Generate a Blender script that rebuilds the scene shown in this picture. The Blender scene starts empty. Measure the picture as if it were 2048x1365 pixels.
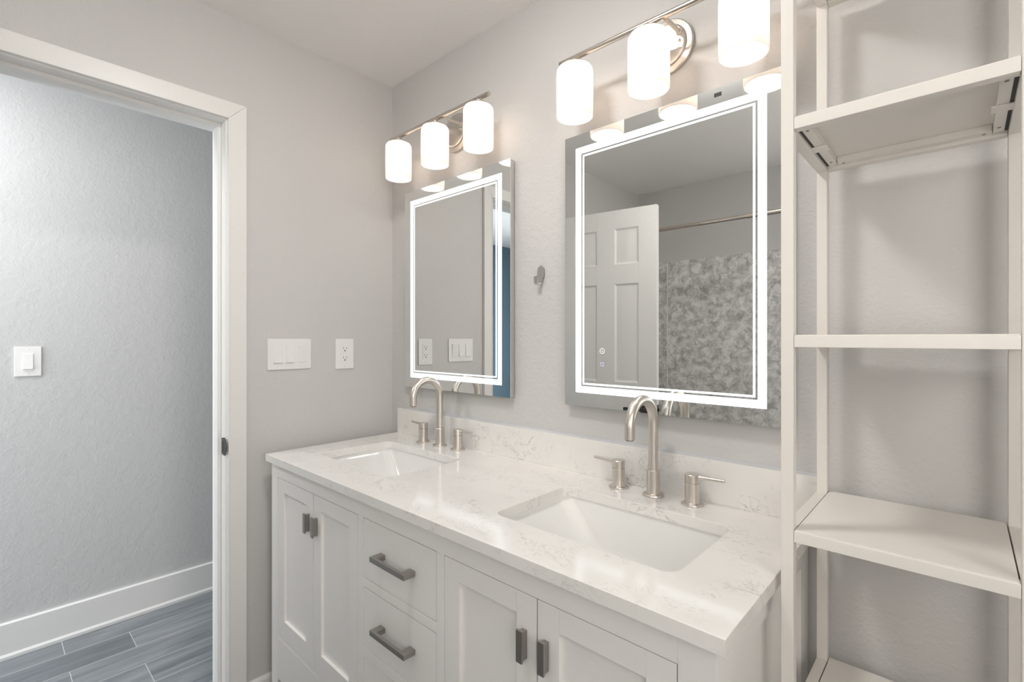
import bpy, bmesh, math, random
from mathutils import Vector, Matrix
random.seed(7)
scene = bpy.context.scene
COL = scene.collection
PI = math.pi

# ------------------------------------------------------------------ camera
F_PX, V0, UX = 980.0, 677.5, -38.2
CAM = Vector((1.9033, -1.2645, 1.30))
yaw = math.atan((1024 - UX) / F_PX)                 # angle between the view axis and -X
fwd = Vector((-math.cos(yaw), math.sin(yaw), 0))
cam_d = bpy.data.cameras.new('camera')
cam = bpy.data.objects.new('camera', cam_d)
COL.objects.link(cam)
cam.location = CAM
cam.rotation_euler = (PI / 2, 0, math.atan2(-fwd.x, fwd.y))
cam_d.sensor_width = 36.0
cam_d.lens = F_PX / 2048 * 36.0
cam_d.shift_y = (V0 - 682.5) / 2048
cam_d.clip_start = 0.02
scene.camera = cam

# ------------------------------------------------------------------ view and world
vs = scene.view_settings
vs.view_transform = 'Standard'
vs.look = 'None'
vs.gamma = 1.0
vs.use_curve_mapping = False
vs.exposure = 1.1
world = bpy.data.worlds.new('world')
scene.world = world
world.use_nodes = True
world.node_tree.nodes['Background'].inputs[0].default_value = (0.75, 0.85, 1.0, 1)
world.node_tree.nodes['Background'].inputs[1].default_value = 0.6
scene.cycles.max_bounces = 10
scene.cycles.diffuse_bounces = 6
scene.cycles.caustics_reflective = False
scene.cycles.caustics_refractive = False
scene.cycles.sample_clamp_indirect = 8.0

def area_light(name, loc, target, size, power, color, size_y=None):
    d = bpy.data.lights.new(name, 'AREA')
    d.energy = power
    d.color = color
    d.size = size
    if size_y:
        d.shape = 'RECTANGLE'
        d.size_y = size_y
    o = bpy.data.objects.new(name, d)
    COL.objects.link(o)
    o.location = loc
    o.rotation_euler = (Vector(target) - Vector(loc)).to_track_quat('-Z', 'Y').to_euler()
    return o

SHADE_EMIT = 0.11
BULB_EMIT = 9.5
CEIL_FILL_EMIT = 32
FILL_RIGHT_EMIT = 1.6
FILL_BACK_EMIT = 0.85
HALL_FAR_W = 33
HALL_TOP_W = 7.2
LED_EMIT = 0.46
# unseen area lights standing in for a far hall window and ceiling lamp
area_light('hall_window_standin', (-0.50, -3.35, 1.25), (-0.75, -1.0, 0.9), 1.0, HALL_FAR_W, (0.90, 0.95, 1.0), 1.5)
area_light('hall_ceiling_standin', (-0.50, -1.75, 2.42), (-0.50, -1.75, 0.0), 0.35, HALL_TOP_W, (0.98, 0.985, 1.0))

# ------------------------------------------------------------------ materials
def new_mat(name):
    m = bpy.data.materials.new(name)
    m.use_nodes = True
    nt = m.node_tree
    return m, nt, nt.nodes['Principled BSDF']

def N(nt, kind, **kw):
    n = nt.nodes.new(kind)
    for k, v in kw.items():
        if k in n.inputs:
            n.inputs[k].default_value = v
        else:
            setattr(n, k, v)
    return n

def simple(name, col, rough=0.5, metal=0.0, bump=None, spec=None, coat=0.0):
    m, nt, b = new_mat(name)
    b.inputs['Base Color'].default_value = (*col, 1)
    b.inputs['Roughness'].default_value = rough
    b.inputs['Metallic'].default_value = metal
    if spec is not None:
        b.inputs['Specular IOR Level'].default_value = spec
    if coat:
        b.inputs['Coat Weight'].default_value = coat
        b.inputs['Coat Roughness'].default_value = 0.05
    tc = N(nt, 'ShaderNodeTexCoord')
    no = N(nt, 'ShaderNodeTexNoise', Scale=(bump[0] if bump else 30.0), Detail=3.0)
    nt.links.new(tc.outputs['Object'], no.inputs['Vector'])
    if bump:
        bp = N(nt, 'ShaderNodeBump', Strength=bump[1], Distance=bump[2])
        nt.links.new(no.outputs['Fac'], bp.inputs['Height'])
        nt.links.new(bp.outputs['Normal'], b.inputs['Normal'])
    # faint tonal variation so that nothing is perfectly flat
    mx = N(nt, 'ShaderNodeMix', data_type='RGBA')
    mx.inputs['Factor'].default_value = 0.5
    mx.inputs['A'].default_value = (*[c * 0.985 for c in col], 1)
    mx.inputs['B'].default_value = (*[min(1, c * 1.015) for c in col], 1)
    nt.links.new(no.outputs['Fac'], mx.inputs['Factor'])
    nt.links.new(mx.outputs['Result'], b.inputs['Base Color'])
    return m

def plaster(name, col, strength=0.8):
    """Painted wall with a knocked-down orange-peel texture."""
    m, nt, b = new_mat(name)
    b.inputs['Roughness'].default_value = 0.62
    b.inputs['Specular IOR Level'].default_value = 0.35
    tc = N(nt, 'ShaderNodeTexCoord')
    n1 = N(nt, 'ShaderNodeTexNoise', Scale=120.0, Detail=3.0, Roughness=0.6)
    n2 = N(nt, 'ShaderNodeTexNoise', Scale=38.0, Detail=3.0, Roughness=0.55, Distortion=0.4)
    n3 = N(nt, 'ShaderNodeTexNoise', Scale=2.2, Detail=2.0)
    for n in (n1, n2, n3):
        nt.links.new(tc.outputs['Object'], n.inputs['Vector'])
    rmp = N(nt, 'ShaderNodeValToRGB')
    rmp.color_ramp.elements[0].position = 0.46
    rmp.color_ramp.elements[1].position = 0.60
    nt.links.new(n2.outputs['Fac'], rmp.inputs['Fac'])
    ml = N(nt, 'ShaderNodeMath', operation='MULTIPLY_ADD')
    ml.inputs[1].default_value = 0.45
    nt.links.new(rmp.outputs['Color'], ml.inputs[0])
    nt.links.new(n1.outputs['Fac'], ml.inputs[2])
    bp = N(nt, 'ShaderNodeBump', Strength=strength, Distance=0.0012)
    nt.links.new(ml.outputs[0], bp.inputs['Height'])
    nt.links.new(bp.outputs['Normal'], b.inputs['Normal'])
    mx = N(nt, 'ShaderNodeMix', data_type='RGBA')
    mx.inputs['A'].default_value = (*[c * 0.98 for c in col], 1)
    mx.inputs['B'].default_value = (*[c * 1.02 for c in col], 1)
    nt.links.new(n3.outputs['Fac'], mx.inputs['Factor'])
    nt.links.new(mx.outputs['Result'], b.inputs['Base Color'])
    return m

def quartz_mat():
    m, nt, b = new_mat('quartz')
    b.inputs['Roughness'].default_value = 0.10
    b.inputs['Specular IOR Level'].default_value = 0.5
    tc = N(nt, 'ShaderNodeTexCoord')
    mp = N(nt, 'ShaderNodeMapping')
    mp.inputs['Rotation'].default_value = (0.3, 0.5, 0.7)
    mp.inputs['Scale'].default_value = (1.0, 1.6, 1.2)
    nt.links.new(tc.outputs['Object'], mp.inputs['Vector'])
    def vein(scale, dist, lo, hi, mscale, mlo, mhi, off):
        ad = N(nt, 'ShaderNodeVectorMath', operation='ADD')
        ad.inputs[1].default_value = off
        nt.links.new(mp.outputs['Vector'], ad.inputs[0])
        n = N(nt, 'ShaderNodeTexNoise', Scale=scale, Detail=6.0, Roughness=0.62, Distortion=dist)
        nt.links.new(ad.outputs[0], n.inputs['Vector'])
        s = N(nt, 'ShaderNodeMath', operation='SUBTRACT')
        s.inputs[1].default_value = 0.5
        nt.links.new(n.outputs['Fac'], s.inputs[0])
        a = N(nt, 'ShaderNodeMath', operation='ABSOLUTE')
        nt.links.new(s.outputs[0], a.inputs[0])
        r = N(nt, 'ShaderNodeMapRange')
        r.inputs['From Min'].default_value = lo
        r.inputs['From Max'].default_value = hi
        r.inputs['To Min'].default_value = 1.0
        r.inputs['To Max'].default_value = 0.0
        nt.links.new(a.outputs[0], r.inputs['Value'])
        k = N(nt, 'ShaderNodeTexNoise', Scale=mscale, Detail=2.0)
        nt.links.new(ad.outputs[0], k.inputs['Vector'])
        kr = N(nt, 'ShaderNodeMapRange')
        kr.inputs['From Min'].default_value = mlo
        kr.inputs['From Max'].default_value = mhi
        nt.links.new(k.outputs['Fac'], kr.inputs['Value'])
        mu = N(nt, 'ShaderNodeMath', operation='MULTIPLY')
        nt.links.new(r.outputs[0], mu.inputs[0])
        nt.links.new(kr.outputs[0], mu.inputs[1])
        return mu
    v1 = vein(9.0, 1.6, 0.0, 0.012, 7.0, 0.52, 0.66, (3.1, 0.7, 1.3))
    v2 = vein(22.0, 2.2, 0.0, 0.022, 9.0, 0.50, 0.68, (0.3, 4.7, 2.3))
    mx = N(nt, 'ShaderNodeMath', operation='MAXIMUM')
    nt.links.new(v1.outputs[0], mx.inputs[0])
    h = N(nt, 'ShaderNodeMath', operation='MULTIPLY')
    h.inputs[1].default_value = 0.55
    nt.links.new(v2.outputs[0], h.inputs[0])
    nt.links.new(h.outputs[0], mx.inputs[1])
    sc = N(nt, 'ShaderNodeMath', operation='MULTIPLY')
    sc.inputs[1].default_value = 0.85
    nt.links.new(mx.outputs[0], sc.inputs[0])
    cl = N(nt, 'ShaderNodeTexNoise', Scale=6.0, Detail=4.0)
    nt.links.new(mp.outputs['Vector'], cl.inputs['Vector'])
    base = N(nt, 'ShaderNodeMix', data_type='RGBA')
    base.inputs['A'].default_value = (0.76, 0.745, 0.72, 1)
    base.inputs['B'].default_value = (0.85, 0.835, 0.81, 1)
    nt.links.new(cl.outputs['Fac'], base.inputs['Factor'])
    mm = N(nt, 'ShaderNodeMix', data_type='RGBA')
    nt.links.new(sc.outputs[0], mm.inputs['Factor'])
    nt.links.new(base.outputs['Result'], mm.inputs['A'])
    mm.inputs['B'].default_value = (0.36, 0.34, 0.32, 1)
    nt.links.new(mm.outputs['Result'], b.inputs['Base Color'])
    return m

def marble_mat():
    m, nt, b = new_mat('grey_marble')
    b.inputs['Roughness'].default_value = 0.16
    tc = N(nt, 'ShaderNodeTexCoord')
    n1 = N(nt, 'ShaderNodeTexNoise', Scale=19.0, Detail=9.0, Roughness=0.66, Distortion=0.5)
    n2 = N(nt, 'ShaderNodeTexNoise', Scale=5.0, Detail=9.0, Roughness=0.66, Distortion=0.9)
    for n in (n1, n2):
        nt.links.new(tc.outputs['Object'], n.inputs['Vector'])
    r1 = N(nt, 'ShaderNodeValToRGB')
    e = r1.color_ramp.elements
    e[0].position = 0.36
    e[0].color = (0.42, 0.415, 0.405, 1)
    e[1].position = 0.60
    e[1].color = (0.86, 0.85, 0.83, 1)
    nt.links.new(n1.outputs['Fac'], r1.inputs['Fac'])
    s = N(nt, 'ShaderNodeMath', operation='SUBTRACT')
    s.inputs[1].default_value = 0.5
    nt.links.new(n2.outputs['Fac'], s.inputs[0])
    a = N(nt, 'ShaderNodeMath', operation='ABSOLUTE')
    nt.links.new(s.outputs[0], a.inputs[0])
    r = N(nt, 'ShaderNodeMapRange')
    r.inputs['From Min'].default_value = 0.0
    r.inputs['From Max'].default_value = 0.014
    r.inputs['To Min'].default_value = 0.6
    r.inputs['To Max'].default_value = 0.0
    nt.links.new(a.outputs[0], r.inputs['Value'])
    mm = N(nt, 'ShaderNodeMix', data_type='RGBA')
    nt.links.new(r.outputs[0], mm.inputs['Factor'])
    nt.links.new(r1.outputs['Color'], mm.inputs['A'])
    mm.inputs['B'].default_value = (0.30, 0.295, 0.29, 1)
    nt.links.new(mm.outputs['Result'], b.inputs['Base Color'])
    return m

def floor_mat():
    """Blue-grey wood-look porcelain planks running along Y with pale grout."""
    m, nt, b = new_mat('plank_tile')
    b.inputs['Roughness'].default_value = 0.42
    tc = N(nt, 'ShaderNodeTexCoord')
    mp = N(nt, 'ShaderNodeMapping')
    mp.inputs['Rotation'].default_value = (0, 0, PI / 2)
    mp.inputs['Location'].default_value = FLOOR_OFF
    nt.links.new(tc.outputs['Object'], mp.inputs['Vector'])
    br = N(nt, 'ShaderNodeTexBrick')
    br.offset = 0.654
    br.offset_frequency = 2
    br.squash = 1.0
    br.inputs['Scale'].default_value = 1.0
    br.inputs['Mortar Size'].default_value = 0.0016
    br.inputs['Mortar Smooth'].default_value = 0.1
    br.inputs['Brick Width'].default_value = 0.61
    br.inputs['Row Height'].default_value = 0.1545
    br.inputs['Color1'].default_value = (0.0, 0.0, 0.0, 1)
    br.inputs['Color2'].default_value = (1.0, 1.0, 1.0, 1)
    nt.links.new(mp.outputs['Vector'], br.inputs['Vector'])
    # grain, shifted per plank
    sep = N(nt, 'ShaderNodeSeparateXYZ')
    nt.links.new(tc.outputs['Object'], sep.inputs[0])
    cmb = N(nt, 'ShaderNodeCombineXYZ')
    mxx = N(nt, 'ShaderNodeMath', operation='MULTIPLY')
    mxx.inputs[1].default_value = 22.0
    nt.links.new(sep.outputs['X'], mxx.inputs[0])
    myy = N(nt, 'ShaderNodeMath', operation='MULTIPLY')
    myy.inputs[1].default_value = 2.0
    nt.links.new(sep.outputs['Y'], myy.inputs[0])
    mzz = N(nt, 'ShaderNodeMath', operation='MULTIPLY')
    mzz.inputs[1].default_value = 9.0
    nt.links.new(br.outputs['Color'], mzz.inputs[0])
    nt.links.new(mxx.outputs[0], cmb.inputs[0])
    nt.links.new(myy.outputs[0], cmb.inputs[1])
    nt.links.new(mzz.outputs[0], cmb.inputs[2])
    gr = N(nt, 'ShaderNodeTexNoise', Scale=1.0, Detail=7.0, Roughness=0.65, Distortion=0.6)
    nt.links.new(cmb.outputs[0], gr.inputs['Vector'])
    rp = N(nt, 'ShaderNodeValToRGB')
    e = rp.color_ramp.elements
    e[0].position = 0.30
    e[0].color = (0.125, 0.142, 0.158, 1)
    e[1].position = 0.72
    e[1].color = (0.31, 0.325, 0.34, 1)
    nt.links.new(gr.outputs['Fac'], rp.inputs['Fac'])
    tone = N(nt, 'ShaderNodeMix', data_type='RGBA', blend_type='MULTIPLY')
    tone.inputs['Factor'].default_value = 0.35
    nt.links.new(rp.outputs['Color'], tone.inputs['A'])
    tr = N(nt, 'ShaderNodeMapRange')
    tr.inputs['To Min'].default_value = 0.75
    tr.inputs['To Max'].default_value = 1.2
    nt.links.new(br.outputs['Color'], tr.inputs['Value'])
    nt.links.new(tr.outputs[0], tone.inputs['B'])
    mm = N(nt, 'ShaderNodeMix', data_type='RGBA')
    nt.links.new(br.outputs['Fac'], mm.inputs['Factor'])
    nt.links.new(tone.outputs['Result'], mm.inputs['A'])
    mm.inputs['B'].default_value = (0.50, 0.50, 0.49, 1)
    nt.links.new(mm.outputs['Result'], b.inputs['Base Color'])
    bp = N(nt, 'ShaderNodeBump', Strength=0.4, Distance=0.0006, invert=True)
    nt.links.new(br.outputs['Fac'], bp.inputs['Height'])
    nt.links.new(bp.outputs['Normal'], b.inputs['Normal'])
    return m

def brushed(name, col, rough, axis='Z'):
    m, nt, b = new_mat(name)
    b.inputs['Metallic'].default_value = 1.0
    tc = N(nt, 'ShaderNodeTexCoord')
    mp = N(nt, 'ShaderNodeMapping')
    mp.inputs['Scale'].default_value = {'Z': (260, 260, 700), 'X': (900, 200, 200)}[axis]
    nt.links.new(tc.outputs['Object'], mp.inputs['Vector'])
    n = N(nt, 'ShaderNodeTexNoise', Scale=1.0, Detail=2.0)
    nt.links.new(mp.outputs['Vector'], n.inputs['Vector'])
    r = N(nt, 'ShaderNodeMapRange')
    r.inputs['To Min'].default_value = rough - 0.03
    r.inputs['To Max'].default_value = rough + 0.04
    nt.links.new(n.outputs['Fac'], r.inputs['Value'])
    nt.links.new(r.outputs[0], b.inputs['Roughness'])
    mx = N(nt, 'ShaderNodeMix', data_type='RGBA')
    mx.inputs['A'].default_value = (*[c * 0.98 for c in col], 1)
    mx.inputs['B'].default_value = (*[c * 1.02 for c in col], 1)
    nt.links.new(n.outputs['Fac'], mx.inputs['Factor'])
    nt.links.new(mx.outputs['Result'], b.inputs['Base Color'])
    return m

def emitter(name, col, strength):
    m, nt, b = new_mat(name)
    b.inputs['Base Color'].default_value = (*col, 1)
    b.inputs['Emission Color'].default_value = (*col, 1)
    b.inputs['Emission Strength'].default_value = strength
    return m

def shade_mat():
    m = bpy.data.materials.new('opal_glass')
    m.use_nodes = True
    nt = m.node_tree
    nt.nodes.clear()
    out = N(nt, 'ShaderNodeOutputMaterial')
    tr = N(nt, 'ShaderNodeBsdfTranslucent')
    tr.inputs[0].default_value = (0.66, 0.60, 0.54, 1)
    df = N(nt, 'ShaderNodeBsdfPrincipled')
    df.inputs['Base Color'].default_value = (0.80, 0.77, 0.74, 1)
    df.inputs['Roughness'].default_value = 0.25
    mx = N(nt, 'ShaderNodeMixShader')
    mx.inputs[0].default_value = 0.5
    em = N(nt, 'ShaderNodeEmission')
    em.inputs[0].default_value = (1.0, 0.97, 0.94, 1)
    em.inputs[1].default_value = SHADE_EMIT
    ad = N(nt, 'ShaderNodeAddShader')
    nt.links.new(tr.outputs[0], mx.inputs[1])
    nt.links.new(df.outputs[0], mx.inputs[2])
    nt.links.new(mx.outputs[0], ad.inputs[0])
    nt.links.new(em.outputs[0], ad.inputs[1])
    nt.links.new(ad.outputs[0], out.inputs['Surface'])
    return m

FLOOR_OFF = (-0.209, 0.040, 0.0)
WALL = (0.605, 0.596, 0.584)
M = {
    'wall': plaster('painted_plaster', WALL),
    'hall': plaster('hall_plaster', (0.585, 0.585, 0.58), 0.6),
    'ceil': plaster('ceiling_paint', (0.86, 0.85, 0.835), 0.3),
    'blue': plaster('blue_paint', (0.105, 0.165, 0.205), 0.5),
    'trim': simple('trim_paint', (0.80, 0.79, 0.77), 0.35, bump=(60, 0.05, 0.001)),
    'cab': simple('cabinet_lacquer', (0.835, 0.82, 0.80), 0.38, bump=(80, 0.04, 0.001)),
    'inner': simple('gap_shade_black', (0.05, 0.048, 0.045), 0.8),  # near-black, so the colour itself carries the shade behind the door gaps
    'quartz': quartz_mat(),
    'marble': marble_mat(),
    'porc': simple('porcelain', (0.80, 0.795, 0.78), 0.07, coat=0.4),
    'nickel': brushed('brushed_nickel', (0.68, 0.635, 0.585), 0.33),
    'nickelx': brushed('brushed_nickel_rod', (0.66, 0.60, 0.54), 0.24, 'X'),
    'pull': brushed('dark_pewter', (0.40, 0.375, 0.35), 0.36),
    'black': simple('black_metal', (0.035, 0.035, 0.038), 0.4),
    'shelf': simple('ivory_steel', (0.77, 0.74, 0.695), 0.34, bump=(90, 0.03, 0.001)),
    'screw': simple('dark_screw', (0.30, 0.28, 0.26), 0.4, 0.6),
    'plastic': simple('white_plastic', (0.82, 0.815, 0.80), 0.28),
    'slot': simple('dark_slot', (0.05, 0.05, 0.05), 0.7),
    'sealant': simple('clear_sealant', (0.62, 0.64, 0.67), 0.25),
    'mirror': simple('mirror_silver', (0.84, 0.85, 0.84), 0.0, 1.0),
    'alu': simple('satin_aluminium', (0.62, 0.60, 0.58), 0.3, 0.85),
    'led': emitter('led_band', (0.85, 0.93, 1.0), LED_EMIT),
    'icon': emitter('touch_icon', (0.85, 0.92, 1.0), 0.30),
    'icon_blue': emitter('touch_icon_blue', (0.55, 0.62, 1.0), 0.20),
    'shade': shade_mat(),
    'bulb': emitter('bulb_glow', (1.0, 0.95, 0.90), BULB_EMIT),
    'fill_right': emitter('fill_glow_right', (1.0, 0.965, 0.92), FILL_RIGHT_EMIT),  # glow of the added fill panel in the right wall
    'fill_back': emitter('fill_glow_back', (1.0, 0.965, 0.92), FILL_BACK_EMIT),  # glow of the added fill panel in the back wall
    'dome': emitter('dome_fill_glow', (1.0, 0.975, 0.945), CEIL_FILL_EMIT),
    'floor': floor_mat(),
}

# ------------------------------------------------------------------ mesh helpers
class MB:
    """Collects shapes and links them as ONE mesh object."""
    def __init__(self):
        self.bm = bmesh.new()
    def box(self, x0, x1, y0, y1, z0, z1, bev=0.0, seg=2):
        bm = bmesh.new()
        vs = [bm.verts.new(p) for p in ((x0, y0, z0), (x1, y0, z0), (x1, y1, z0), (x0, y1, z0),
                                        (x0, y0, z1), (x1, y0, z1), (x1, y1, z1), (x0, y1, z1))]
        for f in ((0, 3, 2, 1), (4, 5, 6, 7), (0, 1, 5, 4), (1, 2, 6, 5), (2, 3, 7, 6), (3, 0, 4, 7)):
            bm.faces.new([vs[i] for i in f])
        if bev:
            bmesh.ops.bevel(bm, geom=bm.edges[:], offset=bev, segments=seg, affect='EDGES', profile=0.5)
        self._merge(bm)
        return self
    def _merge(self, bm, mat=None):
        if mat is not None:
            bmesh.ops.transform(bm, matrix=mat, verts=bm.verts)
        me = bpy.data.meshes.new('t')
        bm.to_mesh(me)
        bm.free()
        self.bm.from_mesh(me)
        bpy.data.meshes.remove(me)
    def lathe(self, prof, c=(0, 0, 0), axis='Z', n=48, closed=False):
        """prof: list of (radius, height)."""
        bm = bmesh.new()
        rings = []
        for r, h in prof:
            if r < 1e-6:
                rings.append([bm.verts.new((0, 0, h))])
            else:
                rings.append([bm.verts.new((r * math.cos(2 * PI * i / n), r * math.sin(2 * PI * i / n), h)) for i in range(n)])
        prs = list(zip(rings[:-1], rings[1:]))
        if closed:
            prs.append((rings[-1], rings[0]))
        for a, b in prs:
            for i in range(n):
                j = (i + 1) % n
                if len(a) == 1 and len(b) == 1:
                    continue
                if len(a) == 1:
                    bm.faces.new((a[0], b[j], b[i]))
                elif len(b) == 1:
                    bm.faces.new((a[i], a[j], b[0]))
                else:
                    bm.faces.new((a[i], a[j], b[j], b[i]))
        bmesh.ops.recalc_face_normals(bm, faces=bm.faces)
        R = {'Z': Matrix.Identity(4), 'Y': Matrix.Rotation(PI / 2, 4, 'X'), 'X': Matrix.Rotation(PI / 2, 4, 'Y')}[axis]
        self._merge(bm, Matrix.Translation(c) @ R)
        return self
    def tube(self, pts, r, n=20, cap=True):
        bm = bmesh.new()
        pts = [Vector(p) for p in pts]
        rs = r if isinstance(r, (list, tuple)) else [r] * len(pts)
        rings = []
        up = None
        for i, p in enumerate(pts):
            t = (pts[min(i + 1, len(pts) - 1)] - pts[max(i - 1, 0)]).normalized()
            if up is None:
                up = t.orthogonal().normalized()
            up = (up - t * up.dot(t)).normalized()
            s = t.cross(up)
            rings.append([bm.verts.new(p + (up * math.cos(2 * PI * k / n) + s * math.sin(2 * PI * k / n)) * rs[i]) for k in range(n)])
        for a, b in zip(rings[:-1], rings[1:]):
            for k in range(n):
                bm.faces.new((a[k], a[(k + 1) % n], b[(k + 1) % n], b[k]))
        if cap:
            bm.faces.new(rings[0][::-1])
            bm.faces.new(rings[-1])
        bmesh.ops.recalc_face_normals(bm, faces=bm.faces)
        self._merge(bm)
        return self
    def prism(self, poly, axis, a, b, bev=0.0):
        """poly in the plane normal to axis: Y -> (x,z), X -> (y,z), Z -> (x,y)."""
        bm = bmesh.new()
        def P(u, v, w):
            return {'Y': (u, w, v), 'X': (w, u, v), 'Z': (u, v, w)}[axis]
        A = [bm.verts.new(P(u, v, a)) for u, v in poly]
        B = [bm.verts.new(P(u, v, b)) for u, v in poly]
        bm.faces.new(A)
        bm.faces.new(B[::-1])
        for i in range(len(poly)):
            j = (i + 1) % len(poly)
            bm.faces.new((A[i], B[i], B[j], A[j]))
        bmesh.ops.recalc_face_normals(bm, faces=bm.faces)
        if bev:
            es = [e for e in bm.edges if len(e.link_faces) == 2 and e.calc_face_angle(0) > 0.5]
            bmesh.ops.bevel(bm, geom=es, offset=bev, segments=2, affect='EDGES', profile=0.5)
        self._merge(bm)
        return self
    def loft(self, loops, cap_last=True):
        bm = bmesh.new()
        R = [[bm.verts.new(p) for p in l] for l in loops]
        n = len(R[0])
        for a, b in zip(R[:-1], R[1:]):
            for i in range(n):
                j = (i + 1) % n
                bm.faces.new((a[i], a[j], b[j], b[i]))
        if cap_last:
            bm.faces.new(R[-1])
        bmesh.ops.recalc_face_normals(bm, faces=bm.faces)
        self._merge(bm)
        return self
    def build(self, name, mat, parent=None, smooth=True, origin=None):
        me = bpy.data.meshes.new(name)
        if origin is not None:
            bmesh.ops.translate(self.bm, vec=-Vector(origin), verts=self.bm.verts)
        self.bm.to_mesh(me)
        self.bm.free()
        o = bpy.data.objects.new(name, me)
        me.materials.append(M[mat] if isinstance(mat, str) else mat)
        if smooth:
            me.shade_smooth()
            try:
                me.set_sharp_from_angle(angle=math.radians(26))
            except Exception:
                pass
        COL.objects.link(o)
        if smooth:
            wn = o.modifiers.new('normals', 'WEIGHTED_NORMAL')
            wn.keep_sharp = True
            wn.weight = 90
        if origin is not None:
            o.location = origin
        if parent is not None:
            o.parent = parent
            if origin is None:
                o.matrix_parent_inverse = Matrix.Translation(-Vector(parent.location)) if parent.parent is None else Matrix.Identity(4)
        return o

def world_of(o):
    m = Matrix.Translation(o.location)
    return world_of(o.parent) @ o.matrix_parent_inverse @ m if o.parent else m

def link_child(o, parent):
    """parent keeping the world position (things here are only translated)."""
    inv = world_of(parent).inverted()
    o.parent = parent
    o.matrix_parent_inverse = inv

def empty(name, loc):
    o = bpy.data.objects.new(name, None)
    o.empty_display_size = 0.05
    o.location = loc
    COL.objects.link(o)
    return o

def tag(o, label, cat, group=None):
    o['label'] = label
    o['category'] = cat
    if group:
        o['group'] = group
    return o

def struct(name, mb, mat, smooth=True):
    o = mb.build(name, mat, None, smooth)
    o['kind'] = 'structure'
    return o

def part(mb, name, mat, parent, label=None, rot=None):
    """mesh given in the thing's LOCAL frame."""
    o = mb.build(name, mat, None)
    o.parent = parent
    if label:
        o['label'] = label
    return o

def rrect(x0, x1, y0, y1, r, n=8):
    pts = []
    for cx, cy, a0 in ((x1 - r, y1 - r, 0), (x0 + r, y1 - r, 90), (x0 + r, y0 + r, 180), (x1 - r, y0 + r, 270)):
        for i in range(n + 1):
            a = math.radians(a0 + 90 * i / n)
            pts.append((cx + r * math.cos(a), cy + r * math.sin(a)))
    return pts

# ================================================================== the room
CZ = 2.438
DR0, DR1, DH = -0.684, -1.278, 2.065       # finished door opening: near side, hinge side, head
BK = -2.335                                # back wall (behind the shower)
RW = 2.60                                  # right wall
HX = -0.96                                 # far wall of the hall
T = 0.135                                  # thickness of the wall between bath and hall
HY1 = 1.2

struct('floor', MB().box(-2.4, RW + .1, -4.0, HY1 + .1, -0.05, 0.0), 'floor')
struct('ceiling', MB().box(-2.4, RW + .1, -4.0, HY1 + .1, CZ, CZ + 0.05), 'ceil')
struct('wall_front', MB().box(0, RW + .1, 0.0, 0.12, 0, CZ), 'wall')
struct('wall_left', MB().box(-T, 0, DR0 + .02, HY1, 0, CZ).box(-T, 0, DR1 - .02, DR0 + .02, DH + .02, CZ)
       .box(-T, 0, -3.6, DR1 - .02, 0, CZ), 'wall')
struct('wall_back', MB().box(0, 1.36, BK - .1, BK, 0, CZ).box(2.30, RW + .1, BK - .1, BK, 0, CZ)
       .box(1.36, 2.30, BK - .1, BK, 0, 1.00).box(1.36, 2.30, BK - .1, BK, 2.05, CZ), 'wall')
# added fill light and frame over the bath, out of sight to the right
struct('fill_panel_2', MB().box(1.36, 2.30, BK - .055, BK - .045, 1.00, 2.05), 'fill_back')
wf = MB()
for a, b, c, d in ((1.36, 1.405, 1.00, 2.05), (2.255, 2.30, 1.00, 2.05), (1.405, 2.255, 1.00, 1.045), (1.405, 2.255, 2.005, 2.05)):
    wf.box(a, b, BK - .045, BK - .02, c, d, .002)
struct('trim_5', wf, 'trim')
struct('wall_right', MB().box(RW, RW + .1, BK, -1.90, 0, CZ).box(RW, RW + .1, -.70, 0, 0, CZ)
       .box(RW, RW + .1, -1.90, -.70, 0, .95).box(RW, RW + .1, -1.90, -.70, 2.10, CZ), 'wall')
# glowing fill panel and frame added in the right wall, behind the photographer's shoulder
struct('fill_panel_1', MB().box(RW + .045, RW + .055, -1.90, -.70, .95, 2.10), 'fill_right')
wf = MB()
for a, b, c, d in ((-1.90, -1.855, .95, 2.10), (-.745, -.70, .95, 2.10), (-1.855, -.745, .95, .995), (-1.855, -.745, 2.055, 2.10), (-1.855, -.745, 1.51, 1.54)):
    wf.box(RW + .02, RW + .045, a, b, c, d, .002)
struct('trim_4', wf, 'trim')
struct('wall_hall', MB().box(HX - .1, HX, -1.42, HY1 + .1, 0, CZ), 'hall')
struct('wall_hall_end', MB().box(HX, -T, HY1, HY1 + .1, 0, CZ), 'hall')
struct('wall_far', MB().box(-2.4, -2.3, -3.6, -1.42, 0, CZ), 'blue')
struct('wall_far_side', MB().box(-2.3, HX - .1, -1.52, -1.42, 0, CZ), 'hall')
struct('wall_far_end', MB().box(-2.4, 0, -3.7, -3.6, 0, CZ), 'hall')

# baseboards
def baseboard_poly(h, t):
    return [(0, 0), (t + .007, 0), (t + .007, .012), (t + .002, .020), (t, .020), (t, h - .004), (t - .004, h), (0, h)]
struct('baseboard_hall', MB().prism([(HX + a, b) for a, b in baseboard_poly(.145, .014)], 'Y', -1.42, HY1), 'trim')
struct('baseboard_left', MB().prism([(a, b) for a, b in [(0, 0), (.013, 0), (.013, .040), (.009, .050), (.004, .056), (0, .056)]], 'Y', DR0 + .066, 0), 'trim')
struct('baseboard_front', MB().prism([(-a, b) for a, b in [(0, 0), (.013, 0), (.013, .040), (.009, .050), (.004, .056), (0, .056)]], 'X', .013, RW), 'trim')

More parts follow.
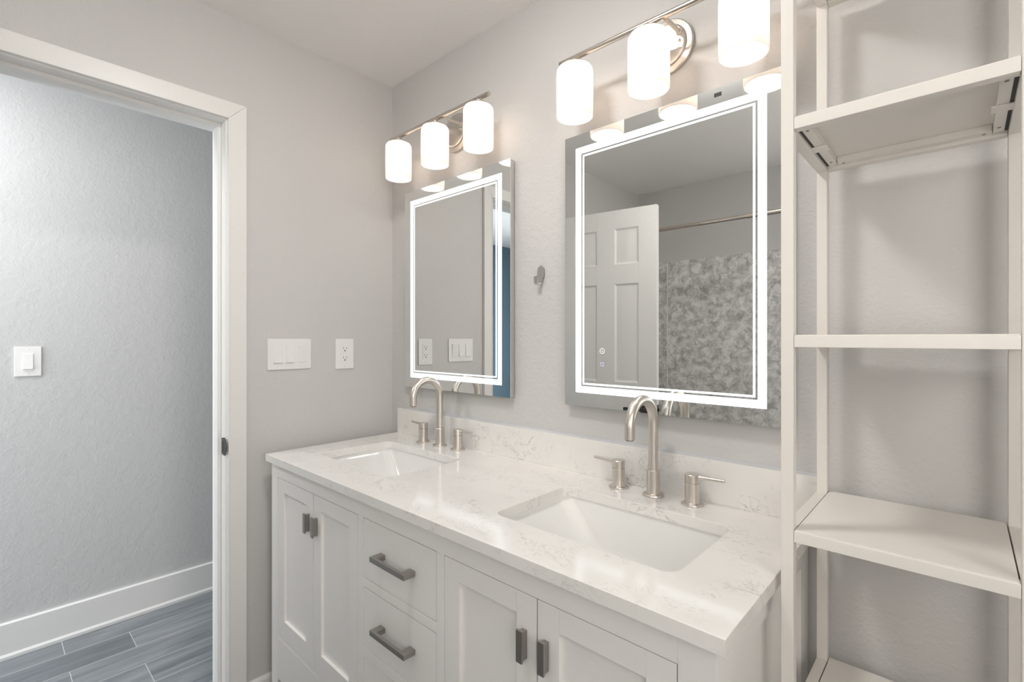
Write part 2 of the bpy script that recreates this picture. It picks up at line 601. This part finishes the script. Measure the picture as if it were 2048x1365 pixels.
# door lining with its stop, and the casing
j = MB()
for y0, y1 in ((DR0, DR0 + .02), (DR1 - .02, DR1)):
    j.box(-T - .003, 0.003, y0, y1, 0, DH + .02, .0012)
j.box(-T - .003, 0.003, DR1, DR0, DH, DH + .02, .0012)
j.box(-.085, -.040, DR0 - .012, DR0, 0, DH, .0012)
j.box(-.085, -.040, DR1, DR1 + .012, 0, DH, .0012)
j.box(-.085, -.040, DR1 + .012, DR0 - .012, DH - .012, DH, .0012)
struct('trim_1', j, 'trim')
CW, CT = .060, .016
def casing(side):
    c = MB()
    i0, o0 = DR0 + .005, DR0 + .005 + CW
    i1, o1 = DR1 - .005, DR1 - .005 - CW
    zi, zo = DH + .005, DH + .005 + CW
    xa, xb = (0.0, CT) if side > 0 else (-T - CT, -T)
    def piece(poly):
        c.prism(poly, 'X', xa, xb, .0018)
    piece([(i0, 0), (o0, 0), (o0, zo), (i0, zi)])
    piece([(i1, 0), (o1, 0), (o1, zo), (i1, zi)])
    piece([(i0, zi), (o0, zo), (o1, zo), (i1, zi)])
    # small raised bead along the inner edge
    xc, xd = (CT, CT + .003) if side > 0 else (-T - CT - .003, -T - CT)
    c.box(xc, xd, i0, i0 + .004, 0, zi, .001)
    c.box(xc, xd, i1 - .004, i1, 0, zi, .001)
    c.box(xc, xd, i1, i0, zi, zi + .004, .001)
    return c
struct('trim_2', casing(1), 'trim')
struct('trim_3', casing(-1), 'trim')

# black strike plate on the door lining
sp = MB()
sp.prism([(-.030, .892), (-.004, .888), (.010, .893), (.017, .906), (.0185, .920), (.017, .934), (.010, .947), (-.004, .952), (-.030, .948)], 'Y', DR0 - .0022, DR0 - .0002, .0004)
sp = sp.build('strike_plate', 'black')
tag(sp, 'black metal strike plate with a rounded lip on the white door jamb', 'strike plate')
hp = MB().box(-.024, -.010, DR0 - .0026, DR0 - .0020, .902, .938).build('latch_hole', 'slot')
link_child(hp, sp)

# ------------------------------------------------------------------ the open six-panel door
dw, dh, dt = .635, 2.035, .035
def door_leaf():
    d = MB()
    # local: x 0..dw from the hinge, y 0..-dt (0 = the face towards the mirror wall), z
    st, mid, stl = .105, .112, .130
    pw = (dw - st - stl - mid) / 2
    rows = [(.235, .835), (1.035, 1.605), (1.718, 1.927)]
    core = .010
    d.box(0.002, dw - .002, -dt + core, -core, .002, dh - .002)
    xs = [(0, stl), (stl + pw, stl + pw + mid), (dw - st, dw)]
    for x0, x1 in xs:
        d.box(x0, x1, -dt, 0, 0, dh, .0008)
    zs = [(0, rows[0][0]), (rows[0][1], rows[1][0]), (rows[1][1], rows[2][0]), (rows[2][1], dh)]
    for c in range(2):
        x0 = stl + c * (pw + mid)
        for z0, z1 in zs:
            d.box(x0, x0 + pw, -dt, 0, z0, z1, .0004)
        for z0, z1 in rows:
            for s in (0, 1):
                ya = 0 if s == 0 else -dt
                sg = -1 if s == 0 else 1
                def ring(ins, y):
                    return [(x0 + ins, y, z0 + ins), (x0 + pw - ins, y, z0 + ins), (x0 + pw - ins, y, z1 - ins), (x0 + ins, y, z1 - ins)]
                d.loft([ring(0, ya), ring(.010, ya + sg * .007), ring(.022, ya + sg * .008), ring(.045, ya + sg * .002)], True)
    return d
DH_X, DH_Y = 0.022, -1.2415
dx, dy = .657 - DH_X, -1.3325 - DH_Y
ang = math.atan2(dy, dx)
door = door_leaf().build('door_1', 'trim')
door['kind'] = 'structure'
door.location = (DH_X, DH_Y, 0.012)
door.rotation_euler = (0, 0, ang)
hz = .890
lv = MB()
hx = dw - .062
for s in (0, 1):
    y0 = 0 if s == 0 else -dt
    sg = 1 if s == 0 else -1
    lv.box(hx - .030, hx + .030, min(y0, y0 + sg * .008), max(y0, y0 + sg * .008), hz - .030, hz + .030, .002)
    lv.tube([(hx, y0, hz), (hx, y0 + sg * .045, hz)], .011)
    lv.box(hx - .115, hx + .010, min(y0 + sg * .038, y0 + sg * .052), max(y0 + sg * .038, y0 + sg * .052), hz - .009, hz + .009, .003)
part(lv, 'lever_handle', 'black', door, 'black lever handle')
part(MB().box(dw - .001, dw + .0015, -.029, -.006, hz - .028, hz + .028, .0004).box(dw, dw + .010, -.022, -.013, hz - .008, hz + .008, .001), 'latch_plate', 'black', door, 'black latch plate')
for z in (.20, 1.0, 1.83):
    part(MB().tube([(-.004, -dt - .004, z), (-.004, -dt - .004, z + .09)], .006), 'hinge', 'black', door)

# ------------------------------------------------------------------ shower wall and rod
sw = empty('shower_wall_panel', (0.93, BK, 0))
tag(sw, 'grey veined marble shower wall panel on the back wall, seen reflected in the mirror', 'wall panel')
def loc_box(p, *b, bev=0.0):
    return MB().box(b[0] - p[0], b[1] - p[0], b[2] - p[1], b[3] - p[1], b[4] - p[2], b[5] - p[2], bev)
P0 = (0.93, BK, 0)
part(loc_box(P0, .010, .245, BK, BK + .008, .02, 1.883, bev=.001), 'panel', 'marble', sw)
part(loc_box(P0, .248, 1.355, BK, BK + .008, .02, 1.883, bev=.001), 'panel', 'marble', sw)
part(loc_box(P0, .2425, .2505, BK + .004, BK + .0105, .02, 1.880, bev=.001), 'joint_strip', 'trim', sw, 'pale joint strip')
rod = empty('shower_rod', (0.93, -1.672, 1.98))
tag(rod, 'brushed nickel shower curtain rod reflected in the mirror near the shelf unit', 'curtain rod')
part(MB().tube([(-.925, 0, 0), (.10, 0, 0)], .0125), 'rod', 'nickelx', rod)
part(MB().tube([(.09, 0, 0), (1.665, 0, 0)], .0145), 'rod_sleeve', 'nickelx', rod)
part(MB().lathe([(0, 0), (.032, 0), (.032, .006), (.016, .02), (0, .02)], (-.93, 0, 0), 'X'), 'end_flange', 'nickelx', rod)
part(MB().lathe([(0, 0), (.032, 0), (.032, -.006), (.016, -.02), (0, -.02)], (1.67, 0, 0), 'X'), 'end_flange', 'nickelx', rod)

# ------------------------------------------------------------------ unseen ceiling fill light added in the middle of the bathroom
cl = empty('fill_ceiling_light', (1.10, -0.82, CZ))
tag(cl, 'round white flush fill light added above the vanity, out of the frame', 'fill light')
part(MB().lathe([(0, 0), (.132, 0), (.132, -.012), (.124, -.016), (0, -.016)]), 'base', 'plastic', cl)
part(MB().lathe([(.120, -.0165), (.117, -.028), (.098, -.040), (.055, -.047), (0, -.049)]), 'diffuser', 'dome', cl)

# ------------------------------------------------------------------ vanity cabinet
VX0, VX1, VF, VB = .078, 1.646, -.557, -.004
VT, CTZ = .862, .887
FT = .019
vanity = empty('vanity_cabinet', (.862, -.28, 0))
tag(vanity, 'long white shaker vanity cabinet with four doors and a drawer stack below the quartz top', 'vanity cabinet')
VP = Vector(vanity.location)
def vpart(mb, name, mat='cab', label=None, parent=vanity):
    o = mb.build(name, mat)
    link_child(o, parent)
    if label:
        o['label'] = label
    return o
XS = [.130, .401, .670, .699, 1.015, 1.042, 1.314, 1.588]      # door 1 | door 2 | drawers | door 3 | door 4
DT, DB = .812, .250
G = .0017
ff = MB()
B = .0007
ff.box(VX0, XS[0], VF, VF + FT, .0, VT, B)                      # end stiles run down to the floor as feet
ff.box(XS[7], VX1, VF, VF + FT, .0, VT, B)
ff.box(XS[0], XS[7], VF, VF + FT, DT, VT, B)
ff.box(XS[2], XS[3], VF, VF + FT, DB, DT, B)
ff.box(XS[4], XS[5], VF, VF + FT, DB, DT, B)
ff.box(XS[0], XS[7], VF, VF + FT, .105, DB, B)
DRZ = [(.648, .812), (.459, .624), (.250, .431)]
ff.box(XS[3], XS[4], VF, VF + FT, .624, .648, B)
ff.box(XS[3], XS[4], VF, VF + FT, .431, .459, B)
vpart(ff, 'face_frame')
bd = MB()
bd.box(VX0, VX0 + .018, VF + FT, VB, .0, VT, B)
bd.box(VX0 + .018, VX1 - .022, VB - .012, VB, .10, VT)
bd.box(VX0 + .018, VX1 - .022, VF + FT, VB - .012, .105, .123)
vpart(bd, 'carcass')
# right side: frame and recessed panel
sd = MB()
sx0, sx1 = VX1 - .020, VX1
sd.box(sx0, sx1, VF + FT, VF + FT + .045, 0, VT, B)
sd.box(sx0, sx1, VB - .065, VB, 0, VT, B)
sd.box(sx0, sx1, VF + FT + .045, VB - .065, VT - .055, VT, B)
sd.box(sx0, sx1, VF + FT + .045, VB - .065, .105, .20, B)
sd.box(sx0, sx1 - .009, VF + FT + .045, VB - .065, .20, VT - .055)
vpart(sd, 'side_panel')
vpart(MB().box(XS[0] - .02, XS[7] + .02, VF + FT + .004, VF + FT + .008, DB - .02, DT + .02), 'door_gap_shade', 'inner', 'black sheet painting shade behind the door gaps')  # black sheet stands in for the shade inside the cabinet

def shaker(x0, x1, z0, z1, st=.050, tr=.044, br=.072):
    x0 += G; x1 -= G; z0 += G; z1 -= G
    d = MB()
    yf, yb = VF + .0005, VF + .0185
    d.box(x0, x0 + st, yf, yb, z0, z1, .0006)
    d.box(x1 - st, x1, yf, yb, z0, z1, .0006)
    d.box(x0 + st, x1 - st, yf, yb, z1 - tr, z1, .0006)
    d.box(x0 + st, x1 - st, yf, yb, z0, z0 + br, .0006)
    d.box(x0 + st, x1 - st, yf + .009, yb - .002, z0 + br, z1 - tr)
    return d
def door_pull(xc):
    p = MB()
    p.box(xc - .0055, xc + .0065, VF - .013, VF + .0006, .688, .742, .0006)
    p.box(xc - .0080, xc + .0075, VF - .017, VF - .012, .684, .746, .0012)
    return p
for k, (a, b, px) in enumerate(((0, 1, XS[1] - .031), (1, 2, XS[1] + .023), (5, 6, XS[6] - .031), (6, 7, XS[6] + .022))):
    d = vpart(shaker(XS[a], XS[b], DB, DT), 'door')
    h = vpart(door_pull(px), 'pull', 'pull', 'pewter bar pull', d)
for k, (z0, z1) in enumerate(DRZ):
    f = vpart(MB().box(XS[3] + G, XS[4] - G, VF + .0005, VF + .0185, z0 + G, z1 - G, .0006), 'drawer')
    zc = (z0 + z1) / 2 + .004
    xa, xb, yo = .783, .934, VF - .033
    p = MB()
    def pull_poly():
        w = .0125
        return [(xa, VF + .0006), (xa, yo), (xb, yo), (xb, VF + .0006), (xb - .022, VF + .0006), (xb - .022, yo + .009), (xa + .022, yo + .009), (xa + .022, VF + .0006)]
    p.prism(pull_poly(), 'Z', zc - .0065, zc + .0065, .0009)
    vpart(p, 'pull', 'pull', 'pewter bar pull', f)

# ------------------------------------------------------------------ quartz countertop with two sink openings
CX0, CX1, CF = .064, 1.663, -.573
SINKS = [(.201, .648), (1.084, 1.532)]
SY0, SY1 = -.443, -.150
def countertop():
    bm = bmesh.new()
    loops = [[(CX0, CF), (CX1, CF), (CX1, -.001), (CX0, -.001)]] + [rrect(a, b, SY0, SY1, .030) for a, b in SINKS]
    es = []
    for L in loops:
        vs = [bm.verts.new((x, y, CTZ)) for x, y in L]
        es += [bm.edges.new((vs[i], vs[(i + 1) % len(vs)])) for i in range(len(vs))]
    r = bmesh.ops.triangle_fill(bm, edges=es, use_beauty=True, use_dissolve=False)
    fs = [f for f in bm.faces]
    bmesh.ops.recalc_face_normals(bm, faces=fs)
    if fs[0].normal.z < 0:
        bmesh.ops.reverse_faces(bm, faces=fs)
    ex = bmesh.ops.extrude_face_region(bm, geom=fs)
    vv = [g for g in ex['geom'] if isinstance(g, bmesh.types.BMVert)]
    # the extruded copy becomes the underside
    bmesh.ops.translate(bm, vec=(0, 0, VT - CTZ), verts=vv)
    bmesh.ops.recalc_face_normals(bm, faces=bm.faces)
    se = [e for e in bm.edges if len(e.link_faces) == 2 and e.calc_face_angle(0) > 0.9 and max(v.co.z for v in e.verts) > CTZ - 1e-4 and min(v.co.z for v in e.verts) > CTZ - 1e-4]
    bmesh.ops.bevel(bm, geom=se, offset=.0012, segments=2, affect='EDGES', profile=0.5)
    m = MB()
    m._merge(bm)
    return m
top = countertop().build('countertop', 'quartz', None, False)
tag(top, 'white quartz countertop with fine grey veins on the vanity', 'countertop')
bs = MB().box(CX0 + .004, CX1 + .003, -.020, -.001, CTZ, .995, .0012).build('backsplash', 'quartz')
tag(bs, 'low white quartz backsplash strip along the wall behind the faucets', 'backsplash')
sl = MB().prism([(-.0008, .9945), (-.0135, .9952), (-.0110, .9962), (-.005, .9968), (-.0008, .9985)], 'X', CX0 + .055, CX1).build('sealant_bead', 'sealant')
link_child(sl, bs)
sl['label'] = 'glossy sealant bead along the wall'

def sink(x0, x1):
    m = MB()
    g = .004
    xc, yc = (x0 + x1) / 2, (SY0 + SY1) / 2
    def loop(ix, iy, iyf, r, z):
        return [(x, y, z) for x, y in rrect(x0 - g + ix, x1 + g - ix, SY0 - g + iyf, SY1 + g - iy, r, 8)]
    inner = [loop(0, 0, 0, .034, VT - .0005), loop(.001, .001, .001, .034, VT - .012), loop(.008, .004, .004, .034, VT - .022),
             loop(.045, .013, .013, .034, .805), loop(.085, .022, .022, .036, .765), loop(.105, .034, .034, .040, .747),
             loop(.130, .060, .060, .040, .741), loop(.19, .12, .12, .024, .738)]
    m.loft(inner, True)
    t = .008
    outer = [loop(-.020, -.020, -.020, .04, VT - .0005), loop(-.020, -.020, -.020, .04, VT - .010), loop(-t, -t, -t, .036, VT - .014),
             loop(.04, .005, .005, .036, .79), loop(.09, .02, .02, .036, .745), loop(.16, .10, .10, .03, .728)]
    m.loft(outer, True)
    m.loft([outer[0], inner[0]], False)
    return m
for (x0, x1), lab in zip(SINKS, ('white rectangular undermount sink at the end of the counter near the door wall',
                                 'white rectangular undermount sink at the end of the counter nearest the shelf unit')):
    s = sink(x0, x1).build('sink', 'porc')
    tag(s, lab, 'sink', 'undermount sinks in the quartz countertop')
    xc, yc = (x0 + x1) / 2, (SY0 + SY1) / 2
    dr = MB().lathe([(0, .739), (.018, .739), (.019, .742), (.031, .742), (.033, .7385), (.033, .736)], (xc, yc, 0), n=40).build('drain', 'nickel')
    link_child(dr, s)

# ------------------------------------------------------------------ widespread faucets
def faucet(x, label):
    y = -.064
    root = empty('faucet', (x, y, CTZ))
    tag(root, label, 'faucet', 'brushed nickel faucets on the countertop')
    sp = MB()
    sp.lathe([(0, 0), (.0270, 0), (.0275, .002), (.0266, .0045), (.0255, .0052), (.0178, .0056), (.0172, .0062), (.0172, .0670), (.0166, .0680), (.0128, .0680)])
    R, zc, tip = .062, 1.081 - CTZ, 1.052 - CTZ
    pts = [(0, 0, .066), (0, 0, .12)]
    for i in range(25):
        a = PI * i / 24
        pts.append((0, -R + R * math.cos(a), zc + R * math.sin(a)))
    pts.append((0, -2 * R, tip))
    sp.tube(pts, .0128, 32)
    part(sp, 'spout', 'nickel', root)
    part(MB().lathe([(0, 0), (.0095, 0), (.0095, -.0022), (.0085, -.0022)], (0, -2 * R, tip)), 'aerator', 'slot', root, 'dark aerator opening')
    for sx in (-1, 1):
        hx = sx * .104
        h = MB()
        h.lathe([(0, 0), (.0262, 0), (.0265, .002), (.0256, .0042), (.0245, .0048), (.0184, .0052), (.0178, .0058), (.0178, .0535), (.0172, .0540), (0, .0540)], (hx, 0, 0))
        h.lathe([(0, .0540), (.0155, .0540), (.0155, .0556), (0, .0556)], (hx, 0, 0))
        ho = part(h, 'handle', 'nickel', root)
        l = MB()
        l.lathe([(0, .0556), (.0174, .0556), (.0180, .0562), (.0180, .0748), (.0170, .0760), (.0150, .0765), (0, .0768)], (hx, 0, 0))
        zl = .0700
        l.tube([(hx + sx * .012, 0, zl - .001), (hx + sx * .020, 0, zl - .0005), (hx + sx * .026, 0, zl), (hx + sx * .040, 0, zl + .0005), (hx + sx * .0775, 0, zl + .002), (hx + sx * .079, 0, zl + .002)],
               [.0072, .0060, .0048, .0044, .0040, .0032], 20)
        part(l, 'lever', 'nickel', ho)
    return root
faucet(.417, 'brushed nickel arched faucet with two lever handles behind the sink nearest the door wall')
faucet(1.302, 'brushed nickel arched faucet with two lever handles behind the sink nearest the shelf unit')

# ------------------------------------------------------------------ backlit mirrors
def mirror(x0, x1, z0, z1, label, icon):
    t = .027
    root = empty('mirror', ((x0 + x1) / 2, 0, z0))
    tag(root, label, 'mirror', 'backlit mirrors above the vanity')
    cx = (x0 + x1) / 2
    w, hgt = (x1 - x0) / 2, z1 - z0
    part(MB().box(-w + .0015, w - .0015, -t + .004, -.0045, .0015, hgt - .0015, .0008), 'housing', 'alu', root)
    part(MB().box(-w + .03, w - .03, -.0048, -.0002, .03, hgt - .03), 'mounting_frame', 'slot', root)
    part(MB().box(-w, w, -t, -t + .004, 0, hgt), 'glass', 'mirror', root, 'mirrored glass')
    def frame(ins, wd, y0, y1):
        m = MB()
        a, b, c, d = -w + ins, w - ins, ins, hgt - ins
        m.prism([(a, c), (b, c), (b - wd, c + wd), (a + wd, c + wd)], 'Y', y0, y1)
        m.prism([(b, c), (b, d), (b - wd, d - wd), (b - wd, c + wd)], 'Y', y0, y1)
        m.prism([(b, d), (a, d), (a + wd, d - wd), (b - wd, d - wd)], 'Y', y0, y1)
        m.prism([(a, d), (a, c), (a + wd, c + wd), (a + wd, d - wd)], 'Y', y0, y1)
        return m
    part(frame(.0405, .0200, -t - .0004, -t + .001), 'light_band', 'led', root, 'glowing cool white frosted band')
    part(frame(.0655, .0055, -t - .0004, -t + .001), 'light_line', 'led', root, 'thin glowing inner line')
    if icon:
        bx = 1.122 - cx
        n = 36
        rg = MB()
        rg.lathe([(.0068, 0), (.0080, 0), (.0080, .0005), (.0068, .0005)], (bx, -t + .0003, 1.263 - z0), 'Y', n, closed=True)
        rg.lathe([(0, 0), (.0016, 0), (.0016, .0005), (0, .0005)], (bx, -t + .0003, 1.263 - z0), 'Y', 16)
        part(rg, 'touch_button', 'icon', root, 'round illuminated touch button')
        r2 = MB()
        for a, b, c, d in ((-.005, .005, .0045, .0055), (-.005, .005, -.0055, -.0045), (-.0055, -.0045, -.0055, .0055), (.0045, .0055, -.0055, .0055)):
            r2.box(bx + a, bx + b, -t - .0002, -t + .0003, 1.224 - z0 + c, 1.224 - z0 + d)
        part(r2, 'defog_button', 'icon_blue', root, 'faint blue square touch button')
        part(MB().box(1.455 - cx - .009, 1.455 - cx + .009, -t - .0003, -t + .0003, 1.9045 - z0 - .005, 1.9045 - z0 + .005), 'dark_mark', 'slot', root, 'small dark rectangular mark')  # small dark rectangle set on the glass
    return root
mirror(.1345, .7535, 1.095, 1.922, 'backlit rectangular mirror nearest the door wall, reflecting switches and a blue wall', False)
mirror(.9875, 1.6075, 1.095, 1.922, 'backlit rectangular mirror beside the shelf unit, reflecting a white panelled door and marble', True)

# ------------------------------------------------------------------ three-shade vanity lights
def vanity_light(xc, zb, pitch, label):
    """zb = bottom rim of the shades"""
    y = -.113
    root = empty('vanity_light', (xc, 0, zb))
    tag(root, label, 'wall light', 'three-shade lights over the mirrors')
    zbar = .171
    zpl = .153
    part(MB().lathe([(0, 0), (.073, 0), (.073, .010), (.070, .0125), (.058, .0135), (.056, .0190), (.052, .0215), (0, .0225)], (0, 0, zpl), 'Y', 64), 'wall_plate', 'nickel', root)
    for s in (-1, 1):
        part(MB().lathe([(0, 0), (.0035, 0), (.0035, .010), (.0025, .012), (0, .012)], (s * .041, -.018, zpl - .002), 'Y', 20), 'screw', 'nickel', root)
        part(MB().tube([(s * .041, -.018, zbar + .002), (s * .041, -.106, zbar - .002)], .0055)
             .lathe([(0, 0), (.0085, 0), (.0085, .006), (.0055, .007)], (s * .041, -.020, zbar + .002), 'Y', 24), 'arm', 'nickel', root)
    L = pitch + .052
    part(MB().tube([(-L, y, zbar), (L, y, zbar)], .0078, 28), 'bar', 'nickelx', root)
    for k in (-1, 0, 1):
        x = k * pitch
        prof_o = [(.0515, 0), (.0520, .003), (.0520, .126), (.0508, .134), (.0470, .1402), (.0400, .1432), (.020, .1438)]
        prof_i = [(.0190, .1408), (.0390, .1402), (.0452, .1375), (.0480, .1325), (.0490, .126), (.0490, .003), (.0495, 0)]
        s = part(MB().lathe(prof_o + prof_i, (x, y, 0), closed=True), 'shade', 'shade', root, 'frosted white glass cylinder shade')
        cap = MB().lathe([(0, .1440), (.037, .1440), (.0375, .146), (.036, .149), (.012, .152), (.0105, .158), (.0105, .164), (0, .164)], (x, y, 0))
        cap.build('cap', 'nickel').parent = s
        bl = MB().lathe([(0, .028), (.014, .031), (.024, .040), (.028, .054), (.025, .070), (.016, .086), (.012, .100), (.012, .139), (0, .139)], (x, y, 0), n=24)
        b = bl.build('bulb', 'bulb')
        b.parent = s
    return root
vanity_light(.449, 1.949, .2355, 'brushed nickel light with three frosted shades above the mirror nearest the door wall')
vanity_light(1.3135, 1.932, .2285, 'brushed nickel light with three frosted shades above the mirror beside the shelf unit')

# ------------------------------------------------------------------ robe hook
hk = empty('wall_hook', (.871, 0, 1.515))
tag(hk, 'small brushed metal robe hook on the wall between the mirrors', 'hook')
part(MB().prism(rrect(-.012, .012, -.020, .024, .0115, 6), 'Y', -.0035, -.0002), 'adhesive_pad', 'slot', hk)
def hook_plate():
    m = MB()
    poly = [(-.0065, -.030), (.0065, -.030), (.009, -.020), (.013, -.010), (.0135, .010), (.011, .021), (.005, .0265), (-.005, .0265), (-.011, .021), (-.0135, .010), (-.013, -.010), (-.009, -.020)]
    m.prism(poly, 'Y', -.0062, -.0035, .0006)
    th = .0022
    path = []
    for i in range(13):
        a = PI * i / 12
        path.append((-.0065 - .0110 + .0110 * math.cos(a), -.030 - .006 * math.sin(a)))
    path += [(-.0290, -.018), (-.0295, -.010)]
    bm = bmesh.new()
    prev = None
    for i, (yy, zz) in enumerate(path):
        w = .0065 + .0015 * max(0, i - 8) / 6
        q = Vector(path[min(i + 1, len(path) - 1)]) - Vector(path[max(0, i - 1)])
        q.normalize()
        nx, nz = -q.y, q.x
        c = [bm.verts.new((-w, yy, zz)), bm.verts.new((w, yy, zz)), bm.verts.new((w, yy + nx * th, zz + nz * th)), bm.verts.new((-w, yy + nx * th, zz + nz * th))]
        if prev:
            for k in range(4):
                bm.faces.new((prev[k], prev[(k + 1) % 4], c[(k + 1) % 4], c[k]))
        else:
            bm.faces.new(c)
        prev = c
    bm.faces.new(prev[::-1])
    bmesh.ops.recalc_face_normals(bm, faces=bm.faces)
    m._merge(bm)
    return m
part(hook_plate(), 'hook_plate', 'nickel', hk)

# ------------------------------------------------------------------ switches and outlet
def plate(mb, y0, y1, z0, z1):
    """plate on a wall facing +X, local x = out of the wall"""
    mb.prism([(y0, z0), (y1, z0), (y1, z1), (y0, z1)], 'X', .0002, .0055, .0022)
def rocker(up):
    m = MB()
    m.box(.0050, .0066, -.0168, .0168, -.0335, .0335, .0006)
    a, b = (.0120, .0078) if not up else (.0078, .0120)   # top, bottom proudness
    m.prism([(.006, -.0315), (b, -.0315), (.0085, 0), (a, .0315), (.006, .0315)], 'Y', -.0150, .0150, .0006)
    return m
def switch(loc, n, ups, label, hw, hh, w=.046):
    root = empty('light_switch', loc)
    tag(root, label, 'light switch')
    m = MB()
    plate(m, -hw, hw, -hh, hh)
    part(m, 'wall_plate', 'plastic', root)
    for k in range(n):
        yc = (k - (n - 1) / 2) * w
        rk = rocker(ups[k]).build('rocker', 'plastic')
        rk.parent = root
        rk.location = (0, yc, 0)
        for s in (-1, 1):
            sc = MB().lathe([(0, .0055), (.0028, .0055), (.0022, .0064), (0, .0066)], (0, 0, 0), 'X', 16).build('screw', 'plastic')
            sc.parent = root
            sc.location = (0, yc, s * (hh - .011))
    return root
switch((0, -.4615, 1.2405), 3, (True, True, False), 'white switch plate with three rockers on the wall beside the door', .0825, .0585)
switch((HX, -1.1315, 1.2045), 1, (True,), 'white single rocker switch on the hallway wall seen through the doorway', .0405, .0615)
ol = empty('electrical_outlet', (0, -.2355, 1.2365))
tag(ol, 'white double electrical outlet on the wall between the switches and the corner', 'outlet')
m = MB()
plate(m, -.0405, .0405, -.0625, .0625)
part(m, 'wall_plate', 'plastic', ol)
part(MB().box(.005, .0072, -.0165, .0165, -.0335, .0335, .0006), 'receptacle', 'plastic', ol)
for s in (-1, 1):
    zc = s * .0195 + .001
    part(MB().box(.0068, .0074, -.0078, -.0058, zc - .001, zc + .0075).box(.0068, .0074, .0058, .0078, zc - .001, zc + .0065)
         .lathe([(0, .0068), (.0030, .0068), (.0030, .0074), (0, .0074)], (0, 0, zc - .0075), 'X', 16), 'socket', 'slot', ol, 'dark socket slots')
    part(MB().box(.0070, .0080, -.006, .006, s * .003 - .0022, s * .003 + .0022, .0003), 'test_button', 'plastic', ol)
    sc = MB().lathe([(0, .0055), (.0030, .0055), (.0022, .0066), (0, .0068)], (0, 0, 0), 'X', 16).build('screw', 'plastic')
    sc.parent = ol
    sc.location = (0, 0, s * .050)

# ------------------------------------------------------------------ tall open shelf unit
EX0, EX1, EF, EB, W = 1.6735, 1.9785, -.340, -.045, .0195
et = empty('shelf_unit', ((EX0 + EX1) / 2, (EF + EB) / 2, 0))
tag(et, 'tall ivory metal open shelf unit standing against the wall beside the vanity', 'shelf unit')
EC = Vector(et.location)
ETOP = 2.022
for x in (EX0, EX1 - W):
    for y in (EF, EB - W):
        o = MB().box(x, x + W, y, y + W, .004, ETOP, .0016, 3).box(x + .003, x + W - .003, y + .003, y + W - .003, 0, .004).build('post', 'shelf')
        link_child(o, et)
for zt in (ETOP - .002, 1.671, 1.3046, .977, .625, .268):
    zb = zt - .0195
    m = MB()
    i0, i1 = EX0 + W, EX1 - W
    e = .0003
    m.box(i0 + e, i1 - e, EF + .0002, EF + W, zb, zt, .0013)                    # front rail
    m.box(i0 + e, i1 - e, EB - W, EB - .0002, zb, zt, .0013)                    # rear rail
    m.box(EX0 + .0002, EX0 + W, EF + W + e, EB - W - e, zb, zt, .0013)          # side rails
    m.box(EX1 - W, EX1 - .0002, EF + W + e, EB - W - e, zb, zt, .0013)
    rl = m.build('shelf_frame', 'shelf')
    link_child(rl, et)
    # pressed steel shelf panel sitting between the side rails, over the front and rear rails
    p = MB()
    g = .0018
    p.box(i0 + g, i1 - g, EF + .0018, EB - .006, zt - .0002, zt + .0016, .0006)
    pan = p.build('shelf_panel', 'shelf')
    link_child(pan, et)
    f = MB()
    zf = zt - .013
    ymid = (EF + EB) / 2
    for s in (0, 1):
        xa, xb = (i0 + .005, i0 + .019) if s == 0 else (i1 - .019, i1 - .005)
        f.box(xa, xb, EF + W + .004, EB - W - .004, zf, zf + .0015)             # returned flange under the panel
        xw = xb - .001 if s == 0 else xa
        f.box(xw, xw + .001, EF + W + .004, EB - W - .0165, zf + .0016, zt - .0004)
        f.box(min(xa, xb) - .0055 if s == 0 else xa - .006, xb + .006 if s == 0 else xb + .0055, ymid - .016, ymid + .012, zf - .003, zf - .0002, .0006)   # clip
    f.box(i0 + .020, i1 - .020, EB - W - .016, EB - W - .0005, zf, zf + .0015)
    f.box(i0 + .020, i1 - .020, EB - W - .016, EB - W - .0150, zf + .0016, zt - .0004)
    f.box(i0 + .004, i1 - .004, EF + W + .0005, EF + W + .004, zt - .006, zt - .0045)
    link_child(f.build('bracket', 'shelf'), pan)
    for xa, xb in ((i0 + .0002, i0 + .0048), (i1 - .0048, i1 - .0002)):  # dark strips paint shade into the slots between rails and flanges
        link_child(MB().box(xa, xb, EF + W + .006, EB - W - .006, zf + .0004, zf + .0022).build('gap_shade', 'slot'), pan)
    spots = [(xx, yy) for xx in (i0 + .012, i1 - .012) for yy in (EF + W + .022, EB - W - .030)] + [(i0 + .030, EB - W - .008), (i1 - .030, EB - W - .008)]
    for xx, yy in spots:
        link_child(MB().lathe([(0, -.0012), (.0024, -.0009), (.0026, 0), (0, 0)], (xx, yy, zf), n=12).build('screw', 'screw'), pan)
